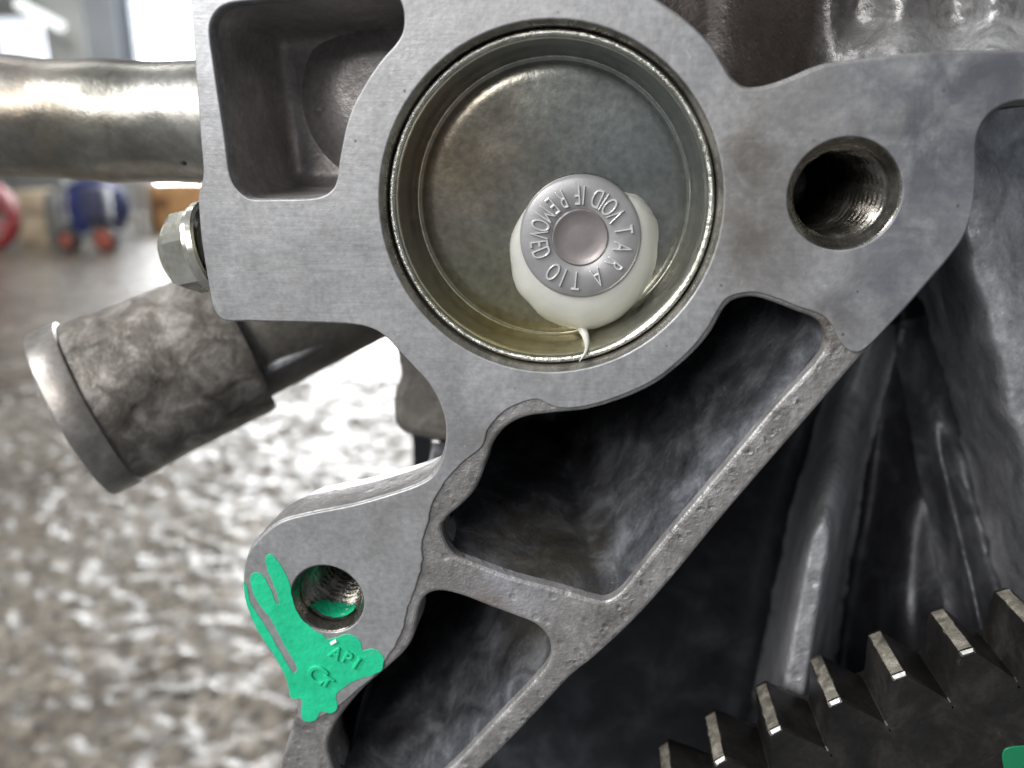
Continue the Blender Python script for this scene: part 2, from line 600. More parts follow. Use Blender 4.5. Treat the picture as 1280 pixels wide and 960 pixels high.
YB = 4.2
r = 0.20
cx = P(-20, 262, YB).x
w = thing('red_wheel', 'large red spoked wheel standing on the floor at the left edge', 'wheel')
bm = bmesh.new()
lathe(bm, [(-0.03, r - 0.05), (-0.04, r - 0.02), (-0.03, r), (0.03, r), (0.04, r - 0.02), (0.03, r - 0.05), (-0.03, r - 0.05)],
      (cx, YB, FLOOR_Z + r), (0, 1, 0), 48)
from_bm('rim', bm, M_red, w)
bm = bmesh.new()
lathe(bm, [(-0.04, 0.001), (-0.04, 0.05), (0.04, 0.05), (0.04, 0.001)], (cx, YB, FLOOR_Z + r), (0, 1, 0), 24)
from_bm('hub', bm, M_grey, w)
for k in range(6):
    a = k * math.pi / 3 + 0.4
    bm = bmesh.new()
    tube(bm, [(cx + 0.03 * math.cos(a), YB, FLOOR_Z + r + 0.03 * math.sin(a)), (cx + (r - 0.04) * math.cos(a), YB, FLOOR_Z + r + (r - 0.04) * math.sin(a))], 0.02, 10)
    from_bm('spoke', bm, M_red, w)

cmp_ = thing('air_compressor', 'blue drum shaped compressor on small orange red wheels beneath the pipe', 'compressor')
bx, rb = P(126, 255, YB + 0.25).x, 0.175
zc = FLOOR_Z + 0.06 + rb
bm = bmesh.new()
lathe(bm, [(-0.22, 0.001), (-0.215, 0.08), (-0.19, 0.15), (-0.15, rb - 0.012), (-0.12, rb), (-0.02, rb), (0.02, rb - 0.03), (0.04, 0.001)],
      (bx, YB + 0.3, zc), (0.1, 1, 0), 48)
from_bm('tank', bm, M_blue, cmp_)
for px, rr, hub in ((86, 0.064, M_orange), (133, 0.072, M_orange)):
    x = at_floor(px, YB)
    bm = bmesh.new()
    lathe(bm, [(-0.025, rr * 0.6), (-0.03, rr * 0.8), (-0.02, rr), (0.02, rr), (0.03, rr * 0.8), (0.025, rr * 0.6)], (x, YB, FLOOR_Z + rr), (0, 1, 0), 32)
    wh = from_bm('wheel', bm, M_rubber, cmp_)
    bm = bmesh.new()
    hr = rr * (0.8 if px > 100 else 0.62)
    lathe(bm, [(-0.034, 0.001), (-0.036, hr * 0.5), (-0.03, hr), (0.02, hr), (0.02, 0.001)], (x, YB, FLOOR_Z + rr), (0, 1, 0), 24)
    from_bm('hub', bm, hub, wh)
bm = bmesh.new()
tube(bm, [(at_floor(86, YB), YB + 0.04, FLOOR_Z + 0.066), (at_floor(133, YB), YB + 0.04, FLOOR_Z + 0.07)], 0.012, 10)
tube(bm, [(at_floor(110, YB), YB + 0.04, FLOOR_Z + 0.07), (at_floor(112, YB), YB + 0.1, FLOOR_Z + 0.16)], 0.03, 10)
from_bm('axle_bracket', bm, M_grey, cmp_)
bm = bmesh.new()
box(bm, (P(100, 250, YB).x, YB - 0.02, FLOOR_Z + 0.17), (P(126, 250, YB).x, YB + 0.12, FLOOR_Z + 0.36), 0.02)
from_bm('motor_cover', bm, plain('dark_blue_grey', (0.05, 0.055, 0.10), 0.4, 0, 0.2, 20), cmp_)

cn = thing('beige_carton', 'beige carton with a dark seam between red wheel and blue compressor', 'carton')
x0, x1 = at_floor(24, YB + 0.4), at_floor(63, YB + 0.4)
bm = bmesh.new()
box(bm, (x0, YB + 0.4, FLOOR_Z), (x1, YB + 0.75, FLOOR_Z + 0.17), 0.006)
from_bm('lower_box', bm, M_beige, cn)
bm = bmesh.new()
box(bm, (x0 + 0.005, YB + 0.405, FLOOR_Z + 0.18), (x1 - 0.005, YB + 0.745, FLOOR_Z + 0.32), 0.006)
from_bm('lid', bm, M_beige, cn)
can = thing('grey_canister', 'dark grey canister with pale handle beside the blue compressor', 'canister')
bm = bmesh.new()
lathe(bm, [(0, 0.09), (0.02, 0.1), (0.26, 0.1), (0.32, 0.07), (0.33, 0.03), (0.40, 0.03), (0.40, 0.001)], (at_floor(77, YB + 0.3), YB + 0.35, FLOOR_Z), (0, 0, 1), 32)
from_bm('body', bm, M_grey, can)
bm = bmesh.new()
tube(bm, [(at_floor(88, YB + 0.1), YB + 0.12, FLOOR_Z + 0.16), (at_floor(90, YB + 0.1), YB + 0.12, FLOOR_Z + 0.30), (at_floor(84, YB + 0.1), YB + 0.2, FLOOR_Z + 0.37)], 0.022, 12)
from_bm('handle', bm, plain('dull_grey_plastic', (0.36, 0.36, 0.32), 0.5), can)
cb = thing('cardboard_box', 'open brown cardboard box in front of the bright doorway', 'box')
bm = bmesh.new()
x0, x1 = at_floor(189, 5.6), at_floor(262, 5.6)
box(bm, (x0, 5.6, FLOOR_Z), (x1, 6.0, FLOOR_Z + 0.33), 0.006)
from_bm('body', bm, M_card, cb)
bm = bmesh.new()
box(bm, (x0 - 0.07, 5.58, FLOOR_Z + 0.30), (x0 - 0.005, 6.0, FLOOR_Z + 0.31))
from_bm('flap', bm, M_card, cb)
bm = bmesh.new()
box(bm, (x0 + 0.06, 5.594, FLOOR_Z + 0.15), (x0 + 0.17, 5.599, FLOOR_Z + 0.24))
from_bm('hand_slot', bm, plain('dark_card', (0.2, 0.1, 0.045), 0.8, 0, 0.2, 10), cb)
ps = thing('plank_stack', 'pale grey boards leaning upright beside the cardboard box', 'boards')
for k in range(2):
    bm = bmesh.new()
    xk = at_floor(168 + 9 * k, 5.4)
    box(bm, (xk, 5.45 + 0.03 * k, FLOOR_Z), (xk + 0.04, 5.48 + 0.03 * k, FLOOR_Z + 0.42), 0.003)
    from_bm('board', bm, plain('weathered_board', (0.36, 0.33, 0.29), 0.7, 0, 0.2, 12), ps)

# ---------------------------------------------------------------- engine block
eng = thing('engine_block', 'grey cast aluminium engine block with machined rear face and ribbed dark pockets', 'engine block')

OUT = [(226, -160), (230, -80), (236, 0), (240, 60), (245, 120), (249, 175), (252, 215), (249, 232), (246, 246), (247, 268), (250, 300), (257, 345),
       (263, 378), (270, 396), (283, 403), (310, 403), (345, 404), (400, 405), (438, 407), (463, 412), (481, 423), (500, 443), (518, 462),
       (536, 483), (549, 507), (556, 535), (554, 562), (543, 588), (525, 603), (490, 616), (440, 630), (385, 641), (352, 650), (328, 666),
       (311, 687), (303, 712), (304, 740), (313, 775), (328, 805), (345, 830), (360, 852), (369, 876), (366, 900), (356, 935), (346, 970),
       (335, 1040), (345, 1110), (420, 1120), (480, 1090), (550, 1015), (605, 960), (640, 925), (680, 883), (714, 847), (745, 822), (793, 777),
       (840, 725), (900, 652), (960, 582), (1020, 513), (1080, 444), (1130, 391), (1165, 351), (1190, 322), (1207, 298), (1217, 270), (1222, 238),
       (1223, 205), (1223, 180), (1228, 160), (1242, 142), (1264, 131), (1295, 127), (1360, 125), (1420, 120), (1420, 64), (1360, 59), (1280, 60), (1230, 61), (1180, 62),
       (1130, 66), (1080, 72), (1040, 77), (1015, 84), (990, 95), (965, 104), (945, 108), (930, 107), (917, 97), (905, 78), (890, 55),
       (870, 34), (848, 16), (825, 0), (795, -26), (760, -70), (740, -120), (700, -165), (480, -170), (300, -170)]
POCK = [(263, 40), (268, 20), (283, 7), (313, 2), (380, -4), (440, -10), (475, -12), (493, -7), (501, 5), (504, 22), (502, 40), (493, 55), (477, 73),
        (460, 97), (443, 127), (433, 153), (427, 180), (423, 202), (421, 220), (416, 234), (405, 243), (387, 247), (350, 248), (318, 248),
        (305, 243), (293, 230), (287, 212), (282, 173), (275, 127), (268, 80)]
BIG = [(552, 662), (559, 648), (575, 634), (591, 617), (601, 598), (608, 575), (616, 555), (631, 536), (655, 523), (688, 518), (734, 513), (781, 499),
       (819, 481), (847, 460), (870, 439), (889, 416), (903, 391), (913, 379), (927, 373), (945, 372), (969, 379), (997, 390), (1016, 397),
       (1028, 407), (1033, 421), (1031, 438), (1020, 454), (997, 480), (969, 510), (922, 566), (875, 622), (828, 678), (800, 713), (781, 737),
       (768, 748), (756, 753), (742, 751), (702, 739), (641, 723), (594, 706), (571, 697), (558, 682)]
LOW = [(553, 741), (536, 744), (526, 754), (521, 772), (516, 797), (505, 816), (484, 836), (455, 861), (430, 890), (414, 915), (409, 934), (412, 951),
       (424, 975), (455, 995), (500, 1000), (535, 985), (567, 958), (596, 928), (632, 890), (660, 861), (678, 841), (687, 826), (688, 810),
       (682, 795), (668, 782), (646, 773), (614, 761), (581, 748)]
Yb = 0.28 * mm                                  # raw cast level, the machined pads stand proud of it at y = 0
cup_c = P(684.5, 257)
CUPX, CUPZ = cup_c.x, cup_c.z
CUPR = (P(898, 250).x - P(470, 250).x) / 2
h1 = P(1055.5, 243)
R1 = (P(1126, 243).x - P(985, 243).x) / 2
h2 = P(409, 749)
R2 = (P(453, 749).x - P(364, 749).x) / 2
lo_out = ccw(outline(OUT))
lo_p, lo_b, lo_l = (ccw(outline(q)) for q in (POCK, BIG, LOW))
plate('flange', [lo_out, lo_p, lo_b, lo_l, circle(CUPX, CUPZ, CUPR + 0.4 * mm), circle(h1.x, h1.z, R1 + 0.4 * mm), circle(h2.x, h2.z, R2 + 0.4 * mm)],
      Yb, 8 * mm, 0.6 * mm, M_cast, eng)

PADA = [(229, -150), (232, -80), (238, 0), (242, 60), (247, 120), (251, 175), (254, 215), (251, 232), (248, 246), (249, 268), (252, 300), (259, 345),
        (265, 377), (272, 394), (284, 401), (310, 401), (345, 402), (400, 403), (438, 405), (463, 410), (482, 421), (501, 441), (519, 460),
        (538, 481), (551, 506), (558, 535), (556, 563), (545, 590), (526, 605), (490, 618), (440, 632), (385, 643), (353, 652), (330, 668),
        (313, 688), (305, 712), (306, 740), (315, 774), (330, 804), (347, 829), (362, 851), (371, 876), (373, 897), (383, 903), (398, 898), (424, 882),
        (450, 860), (470, 842), (490, 815), (504, 785), (514, 750), (524, 718), (529, 690), (531, 668), (539, 635), (553, 607), (575, 582),
        (598, 562), (610, 538), (626, 518), (646, 506), (672, 500), (700, 510), (736, 507), (780, 493), (816, 476), (844, 455), (866, 434), (884, 411), (898, 387),
        (909, 373), (926, 367), (946, 366), (971, 373), (999, 384), (1018, 390), (1034, 399), (1044, 414), (1052, 430), (1066, 440), (1084, 434), (1127, 389), (1162, 349), (1187, 320), (1204, 296),
        (1214, 269), (1219, 238), (1220, 205), (1220, 180), (1225, 159), (1239, 140), (1262, 128), (1294, 124), (1360, 122), (1410, 117), (1410, 68), (1360, 62), (1280, 63), (1230, 64), (1180, 65),
        (1130, 69), (1080, 75), (1041, 80), (1017, 87), (992, 98), (967, 107), (946, 111), (929, 110), (914, 99),
        (902, 80), (888, 57), (868, 36), (846, 18), (822, 2), (792, -24), (757, -68), (735, -115), (690, -150), (480, -155), (300, -155)]
lo_pad_pocket = inset(lo_p, -0.12 * mm)
seam0, seam1 = P(380, 960), P(690, 470)
padA = []
for x_, z_ in ccw(outline(PADA, 0, 8)):
    k_ = 0.4 * mm * (noise.noise(Vector((x_ * 260, z_ * 260, 1))) + 0.6 * noise.noise(Vector((x_ * 900, z_ * 900, 2))))
    k_ *= 1 if seam0.x < x_ < seam1.x and seam0.z < z_ < seam1.z and inside(x_, z_, inset(lo_out, 1.0 * mm)) else 0
    padA.append((x_ + k_, z_ + 0.5 * k_))
plate('machined_pad', [padA, lo_pad_pocket, circle(CUPX, CUPZ, CUPR + 0.1 * mm), circle(h1.x, h1.z, R1 + 0.1 * mm), circle(h2.x, h2.z, R2 + 0.1 * mm)], 0, 0.7 * mm, 0.2 * mm, M_face, eng)

pocket('pocket', inset(lo_p, 0.02 * mm), 2.0 * mm, 17 * mm, 1.0 * mm, 2.2 * mm, M_upper, eng)
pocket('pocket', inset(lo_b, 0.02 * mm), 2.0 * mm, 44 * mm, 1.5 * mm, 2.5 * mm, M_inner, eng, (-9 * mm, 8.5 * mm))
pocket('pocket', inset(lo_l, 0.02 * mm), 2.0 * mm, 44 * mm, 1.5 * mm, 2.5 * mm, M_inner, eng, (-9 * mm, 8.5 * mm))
# raised round boss and a lump on the floor of the upper pocket
bm = bmesh.new()
c = P(462, 118, 12 * mm)
lathe(bm, [((17.0 + 2.4 * (0.5 - 0.5 * math.cos(math.pi * t))) * mm, (5.0 + 9.5 * t) * mm) for t in lin(1, 0, 14)] + [(17.0 * mm, 0.01 * mm)], (c.x, 0, c.z), (0, 1, 0), 64)
# keep the boss inside the pocket outline
pl = lo_p


lo_in = inset(lo_p, 0.8 * mm)
for v in bm.verts:
    k_ = 0
    while not inside(v.co.x, v.co.z, lo_in) and k_ < 60:
        v.co.x += (P(380, 100, 12 * mm).x - v.co.x) * 0.04
        v.co.z += (P(380, 100, 12 * mm).z - v.co.z) * 0.04
        k_ += 1
from_bm('boss', bm, M_upper, eng, 2.0)

# threaded bores


def thread(name, c, R, pitch, depth, material, amp):
    bm = bmesh.new()
    n = 96
    m = int(depth / pitch * 12)
    loops = [[(c.x + (R + 0.1 * mm) * math.cos(2 * math.pi * k / n), 0.12 * mm, c.z + (R + 0.1 * mm) * math.sin(2 * math.pi * k / n)) for k in range(n)]]
    for j in range(m + 1):
        y = 0.12 * mm + 1.5 * mm * min(1, j / 6) + max(0, j - 6) * pitch / 12
        lp = []
        for k in range(n):
            a = 2 * math.pi * k / n
            ph = (y / pitch - a / (2 * math.pi)) % 1
            tri = abs(ph - 0.5) * 2
            rr = R - 0.9 * mm * min(1, j / 6) * (R / (7 * mm)) + amp * (tri - 0.5) * sstep(1.5 * mm, 3 * mm, y)
            lp.append((c.x + rr * math.cos(a), y, c.z + rr * math.sin(a)))
        loops.append(lp)
    loft(bm, loops)
    return from_bm(name, bm, material, eng, 1.2, normals=False)


M_thread = cast_metal('cut_thread_aluminium', (0.07, 0.064, 0.054), (0.16, 0.148, 0.128), (0.36, 0.34, 0.30), 0.25, 0.85, 200, 0.25)
thread('threaded_hole', h1, R1, 1.75 * mm, 40 * mm, M_thread, 1.15 * mm)
thread('threaded_hole', h2, R2, 1.25 * mm, 24 * mm, M_thread, 0.85 * mm)

# cup bore chamfer behind the core plug
M_bore = cast_metal('bored_aluminium', (0.10, 0.095, 0.085), (0.2, 0.19, 0.17), (0.4, 0.38, 0.34), 0.3, 0.7, 150, 0.15)
bm = bmesh.new()
lathe(bm, [(0.12 * mm, CUPR + 0.1 * mm), (0.9 * mm, CUPR - 0.3 * mm), (1.5 * mm, CUPR - 0.45 * mm), (14 * mm, CUPR - 0.45 * mm)], (CUPX, 0, CUPZ), (0, 1, 0), 128)
from_bm('plug_bore', bm, M_bore, eng, 0.7)

# body behind the flange keeps daylight out of the pockets
bm = bmesh.new()
BODY = [(238, -150), (246, 60), (253, 150), (257, 228), (253, 262), (262, 345), (277, 393), (330, 396), (400, 398), (470, 402), (530, 470), (575, 520), (598, 570), (560, 650), (530, 760), (440, 900), (420, 1080), (480, 1070),
        (560, 990), (745, 810), (900, 640), (1080, 435), (1180, 320), (1208, 250), (1210, 180), (1250, 125), (1400, 118), (1400, 72), (1100, 80), (1000, 100), (930, 116), (880, 52), (810, -5), (740, -110), (500, -150)]
lp = ccw(outline(BODY))
loft(bm, [[(x, y, z) for x, z in lp] for y in (5.8 * mm, 60 * mm)], True, False)
bmesh.ops.triangulate(bm, faces=[f for f in bm.faces if len(f.verts) > 4])
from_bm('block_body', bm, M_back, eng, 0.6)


def seg_d(px, py, ax, ay, bx_, by_):
    dx, dy = bx_ - ax, by_ - ay
    t = min(max(((px - ax) * dx + (py - ay) * dy) / (dx * dx + dy * dy), 0), 1)
    return math.hypot(px - ax - dx * t, py - ay - dy * t), t


# crankcase wall behind the diagonal rail
RIDGE = smooth([(1096, 400), (1072, 480), (1050, 560), (1032, 640), (1014, 730), (997, 830), (980, 930), (962, 1030), (945, 1150)], 6, False)
FOLD = smooth([(1135, 400), (1160, 490), (1182, 590), (1203, 680), (1224, 770), (1245, 870)], 6, False)


def near(path, px, py):
    best = (1e9, 0, 0)
    for i in range(len(path) - 1):
        q_, t_ = seg_d(px, py, *path[i], *path[i + 1])
        if q_ < best[0]:
            best = (q_, path[i][0] + (path[i + 1][0] - path[i][0]) * t_, (i + t_) / (len(path) - 1))
    return best


def crank(px, py):
    q, rx, t = near(RIDGE, px, py)
    w_ = 24 + 20 * t
    d = 74 * mm - 16 * mm * sstep(0, 120, px - rx)
    d -= 58 * mm * (0.55 * math.exp(-(q / w_) ** 2) + 0.45 * math.exp(-(q / (w_ * 0.95)) ** 6)) * (0.2 + 0.8 * sstep(0.12, 0.45, t))
    q2, rx2, t2 = near(FOLD, px, py)
    d -= 11 * mm * math.exp(-(q2 / 17) ** 2) * sstep(0.1, 0.7, t2)
    d -= 14 * mm * sstep(560, 860, py) * sstep(1040, 1150, px)
    side = px - (1128 + (py - 330) * 0.27) + 8 * noise.noise(Vector((py / 60, 0, 2)))
    d -= 34 * mm * sstep(-10, 95, side) * (1 - 0.35 * sstep(560, 820, py))
    d += 6 * mm * sstep(110, 190, side)
    d = max(d, 19 * mm)
    d += 0.3 * mm * noise.noise(Vector((px / 55, py / 55, 0)))
    return d


bm = bmesh.new()
grid(bm, lin(0, 1, 200), lin(1150, 112, 210), lambda u_, py: (lambda px: P(px, py, crank(px, py)))((620 - 150 * sstep(860, 960, py)) * (1 - u_) + 1430 * u_))
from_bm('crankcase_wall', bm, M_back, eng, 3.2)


def lit_ridge_skin(name, path, half, material, t0=0.0):
    """skin of a casting rib in a lit tone, following the wall it rises from"""
    bm = bmesh.new()
    n_ = len(path)
    def f(u_, t):
        i = min(int(t * (n_ - 1)), n_ - 2)
        a, b2 = path[i], path[i + 1]
        w_ = t * (n_ - 1) - i
        px, py = a[0] + (b2[0] - a[0]) * w_, a[1] + (b2[1] - a[1]) * w_
        L = math.hypot(b2[0] - a[0], b2[1] - a[1])
        h_ = half * (0.7 + 0.5 * t) * u_ * (1 + 0.06 * noise.noise(Vector((t * 9, 0, half))))
        px, py = px - (b2[1] - a[1]) / L * h_, py + (b2[0] - a[0]) / L * h_
        edge = 1 - abs(u_) ** 6
        return P(px, py, crank(px, py) - (0.9 * edge - 0.3) * mm + 0.25 * mm * noise.noise(Vector((px / 12, py / 12, 1))))
    grid(bm, lin(-1, 1, 30), lin(t0, 1, 120), f)
    return from_bm(name, bm, material, eng, 3.2)


lit_ridge_skin('rib', RIDGE, 50, M_rib, 0.0)
lit_ridge_skin('rib', FOLD, 40, M_fold, 0.0)
bm = bmesh.new()


def web(u_, py):
    px = 1140 + (py - 330) * 0.27 - 6 + 8 * noise.noise(Vector((py / 40, 7, 2))) + u_
    return P(px, py, crank(px, py) - (0.9 * sstep(0, 12, u_) - 0.3) * mm + 0.4 * mm * noise.noise(Vector((px / 18, py / 18, 6))))


grid(bm, lin(0, 280, 80), lin(1000, 118, 160), web)
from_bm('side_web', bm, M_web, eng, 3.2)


# casting above the right boss: vertical flutes with a bright rough skin
def upper(px, py):
    d = 16 * mm + 26 * mm * (1 - sstep(880, 1065, px))
    d += 2.6 * mm * math.sin((px - 1030) / 118 * 2 * math.pi - 0.6) * sstep(1000, 1060, px)
    d += 0.10 * mm * (60 - py) / 10
    d -= 5 * mm * sstep(20, 75, py) * sstep(1020, 1090, px)
    d += 0.4 * mm * noise.noise(Vector((px / 45, py / 60, 8))) + 0.2 * mm * noise.noise(Vector((px / 9, py / 9, 5))) * sstep(1000, 1050, px)
    return d


bm = bmesh.new()
grid(bm, lin(740, 1420, 230), lin(0, 1, 110), lambda px, t: (lambda py: P(px, py, upper(px, py)))((165 - 58 * sstep(1000, 1080, px)) * (1 - t) - 200 * t))
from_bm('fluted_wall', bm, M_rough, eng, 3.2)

bm = bmesh.new()
SIDE = [(549, 507), (558, 535), (556, 563), (546, 589), (527, 606), (491, 619), (441, 633), (387, 644), (354, 653), (331, 670), (316, 692), (340, 720), (420, 690), (500, 660), (570, 600), (575, 540)]
lp = ccw(outline(SIDE))
loft(bm, [[(x, y, z) for x, z in inset(lp, d_)] for y, d_ in ((7.6 * mm, 0.0), (12.5 * mm, 0.5 * mm), (13.2 * mm, 1.2 * mm))], True, False)
bmesh.ops.triangulate(bm, faces=[f for f in bm.faces if len(f.verts) > 4])
from_bm('boss_back', bm, M_side, eng, 0.7)

# casting lug seen through the gap below the left plate
M_lug = cast_metal('dirty_lug_casting', (0.07, 0.063, 0.055), (0.13, 0.12, 0.105), (0.2, 0.185, 0.165), 0.5, 0.3, 100, 0.5)
lug = [(488, 395), (494, 440), (499, 470), (492, 492), (490, 515), (494, 533), (508, 545), (540, 552), (600, 556), (640, 520), (640, 420), (560, 380)]
plate('lug', [ccw(outline(lug, 50 * mm))], 50 * mm, 66 * mm, 2 * mm, M_lug, eng)

# green paint mark on the lower boss, brushed over raised casting letters
M_green = plain('green_marking_paint', (0.014, 0.49, 0.245), 0.45, 0, 0.14, 260, 0.5, 420, 0.0005)
GREEN = [(332, 698), (337, 692), (345, 698), (354, 711), (362, 728), (366, 749), (374, 769), (389, 784), (403, 793), (411, 799), (429, 793), (441, 794),
         (451, 802), (454, 812), (468, 811), (477, 817), (480, 826), (477, 838), (465, 844), (444, 851), (432, 858), (421, 867), (422, 884), (414, 892),
         (402, 890), (394, 900), (384, 902), (377, 896), (377, 874), (364, 872), (359, 852), (346, 824), (326, 794), (314, 771), (307, 749), (304.5, 728),
         (309, 733), (314, 754), (334, 785), (348, 810), (364, 837), (369, 840), (371, 833), (357, 809), (338, 773), (322, 752), (315, 734), (313, 721), (320, 715),
         (329, 720), (337, 734), (345, 752), (349, 754), (346, 740), (336, 716)]
GR = [(x + 0.14 * mm * noise.noise(Vector((x * 900, z * 900, 3))), z + 0.14 * mm * noise.noise(Vector((x * 900, z * 900, 9)))) for x, z in ccw(outline(GREEN, 0, 6))]
gp = plate('paint_mark', [GR], -0.07 * mm, 0.06 * mm, 0.06 * mm, M_green, eng)
gp['label'] = 'green paint mark brushed over raised casting letters'


def letter(ch, px, py, rot, size, y, material, parent, name='letter', ext=0.12 * mm, sx=1.0, bevel=0.05 * mm):
    me = text_mesh(ch, size, ext, bevel)
    p = P(px, py, y)
    me.transform(Matrix.Translation(p) @ Matrix.Rotation(math.pi / 2, 4, 'X') @ Matrix.Rotation(rot, 4, 'Z') @ Matrix.Diagonal((sx, 1, 1, 1)))
    return link(name, me, material, parent, 0.5)


for ch, px, py, rot in (('A', 420, 816, -0.55), ('P', 434, 822, -0.55), ('I', 446, 829, -0.55)):
    letter(ch, px, py, rot, 2.9 * mm, -0.02 * mm, M_green, gp, sx=0.8, ext=0.22 * mm, bevel=0.12 * mm)
letter('C', 396, 843, -0.55, 4.2 * mm, -0.02 * mm, M_green, gp, ext=0.22 * mm, bevel=0.14 * mm)
letter('T', 409, 852, -0.55, 2.6 * mm, -0.02 * mm, M_green, gp, ext=0.22 * mm, bevel=0.12 * mm)
k_ = NT.__new__(NT)
k_.m, k_.t = M_green, M_green.node_tree
k_.b = k_.t.nodes['Principled BSDF']
co_ = [n_ for n_ in k_.t.nodes if n_.type == 'TEX_COORD'][0].outputs['Object']
mp = k_.t.nodes.new('ShaderNodeMapping')
mp.inputs['Rotation'].default_value = (0, -1.05, 0)
mp.inputs['Scale'].default_value = (0.16, 1, 1)
k_.l(co_, mp.inputs[0])
st = k_.ramp(k_.noise(1500, 3, 0.6, 0.3, mp.outputs[0]), [(0.60, 0.0), (0.80, 0.55)])
oc_ = k_.b.inputs['Base Color'].links[0].from_socket
k_.l(k_.mix(st, oc_, (0.10, 0.30, 0.21)), k_.b.inputs['Base Color'])
# paint that ran into the lower bore
bm = bmesh.new()
n_ = 14
rr = R2 - 0.95 * mm
grid(bm, lin(-2.5, -0.75, 30), lin(0, 1, 10), lambda a, t: (h2.x + (rr - 0.12 * mm) * math.cos(a),
     (2.2 + 0.6 * noise.noise(Vector((a * 3, 0, 1)))) * mm + (4.2 + 1.6 * noise.noise(Vector((a * 4, 5, 1)))) * mm * t * math.sin((a + 2.5) / 1.75 * math.pi) ** 0.5, h2.z + (rr - 0.12 * mm) * math.sin(a)))
from_bm('paint_run', bm, M_green, eng, 3.2)
bm = bmesh.new()
q = P(417, 803, -0.2 * mm)
box(bm, (q.x - 0.55 * mm, q.y - 0.1 * mm, q.z - 0.22 * mm), (q.x + 0.55 * mm, q.y + 0.15 * mm, q.z + 0.22 * mm), 0.05 * mm)
bmesh.ops.rotate(bm, verts=bm.verts, cent=q, matrix=Matrix.Rotation(-0.6, 3, 'Y'))
from_bm('paint_chip', bm, plain('white_chip', (0.8, 0.8, 0.78), 0.4), eng, 0.4)

# ---------------------------------------------------------------- core plug
plug = thing('core_plug', 'round yellowish zinc plated metal cup plug pressed into the block face', 'core plug')


def zinc():
    k = NT('yellow_zinc_plate')
    big = k.noise(70, 6, 0.65, 0.8)
    col = k.ramp(big, [(0.3, (0.33, 0.325, 0.285)), (0.5, (0.41, 0.405, 0.36)), (0.7, (0.47, 0.475, 0.44))])
    col = k.mix(k.math('MULTIPLY', k.sphere(p3(560, 200, 9 * mm), 0.016, 0.9), 0.75), col, (0.36, 0.27, 0.17))
    col = k.mix(k.math('MULTIPLY', k.sphere(p3(620, 450, 6 * mm), 0.020, 0.9), 0.85), col, (0.46, 0.40, 0.19))
    col = k.mix(k.math('MULTIPLY', k.sphere(p3(790, 180, 9 * mm), 0.016, 0.9), 0.5), col, (0.36, 0.42, 0.43))
    sp = k.noise(900, 3, 0.7)
    col = k.mix(0.5, col, k.ramp(sp, [(0.3, 0.3), (0.7, 0.7)]), 'OVERLAY')
    k.set(Base_Color=col, Metallic=0.93, Roughness=k.ramp(k.noise(140, 5, 0.6), [(0.3, 0.15), (0.7, 0.26)]),
          Normal=k.bump(k.math('ADD', sp, k.noise(160, 4, 0.6)), 0.07, 0.0003))
    return k.m


M_zinc = zinc()
RO = CUPR - 0.55 * mm
prof = [(10 * mm, RO), (2.0 * mm, RO), (1.3 * mm, RO - 0.05 * mm), (0.95 * mm, RO - 0.25 * mm), (0.85 * mm, RO - 0.6 * mm), (1.0 * mm, RO - 0.95 * mm),
        (1.45 * mm, RO - 1.2 * mm), (2.4 * mm, RO - 1.35 * mm), (5.0 * mm, RO - 1.55 * mm), (7.4 * mm, RO - 1.8 * mm), (8.3 * mm, RO - 1.95 * mm), (8.75 * mm, RO - 2.2 * mm), (8.95 * mm, RO - 2.5 * mm), (8.95 * mm, RO - 2.8 * mm),
        (8.8 * mm, RO - 3.0 * mm), (8.7 * mm, RO - 3.3 * mm), (8.68 * mm, RO - 5 * mm), (8.7 * mm, RO * 0.5), (8.75 * mm, 0.01 * mm)]
bm = bmesh.new()
lathe(bm, prof, (CUPX, 0, CUPZ), (0, 1, 0), 160)
from_bm('cup', bm, M_zinc, plug, 1.2).location.y = 0.7 * mm
# sheared bright lip with fine nicks
bm = bmesh.new()
n = 360
rings = []
for d, r_ in ((1.25 * mm, RO - 0.12 * mm), (0.80 * mm, RO - 0.32 * mm), (0.74 * mm, RO - 0.55 * mm), (0.84 * mm, RO - 0.8 * mm), (1.3 * mm, RO - 1.02 * mm)):
    ring = []
    for k in range(n):
        a = 2 * math.pi * k / n
        j_ = 0.05 * mm * noise.noise(Vector((math.cos(a) * 40, math.sin(a) * 40, r_ * 4000)))
        ring.append((CUPX + (r_ + j_) * math.cos(a), d + j_ * 1.4, CUPZ + (r_ + j_) * math.sin(a)))
    rings.append(ring)
loft(bm, rings, False)
from_bm('lip', bm, cast_metal('sheared_steel_lip', (0.35, 0.34, 0.28), (0.55, 0.54, 0.48), (0.75, 0.75, 0.7), 0.22, 0.95, 500, 0.5), plug, 1.2).location.y = 0.7 * mm

# ---------------------------------------------------------------- heat tab glued inside the plug
tab = thing('heat_tab', 'small round grey heat tab with stamped letters stuck inside the metal cup', 'heat tab')
YF = 9.4 * mm
YT = 4.6 * mm
tc = P(725, 297, YT)
TR = (P(801, 297, YT).x - P(649, 297, YT).x) / 2
TR2 = (P(725, 222, YT).z - P(725, 372, YT).z) / 2
M_tab = plain('stamped_grey_metal', (0.29, 0.285, 0.29), 0.38, 0.3, 0.15, 180, 0.12, 700, 0.0003)
bm = bmesh.new()
RI = TR * 0.47
lathe(bm, [(YT + 2.2 * mm, TR * 1.01), (YT + 0.7 * mm, TR * 1.01), (YT + 0.2 * mm, TR * 0.985), (YT, TR * 0.94), (YT, RI * 1.04), (YT + 0.1 * mm, RI)], (tc.x, 0, tc.z), (0, 1, 0), 96)
from_bm('disc', bm, M_tab, tab, 0.8)
bm = bmesh.new()
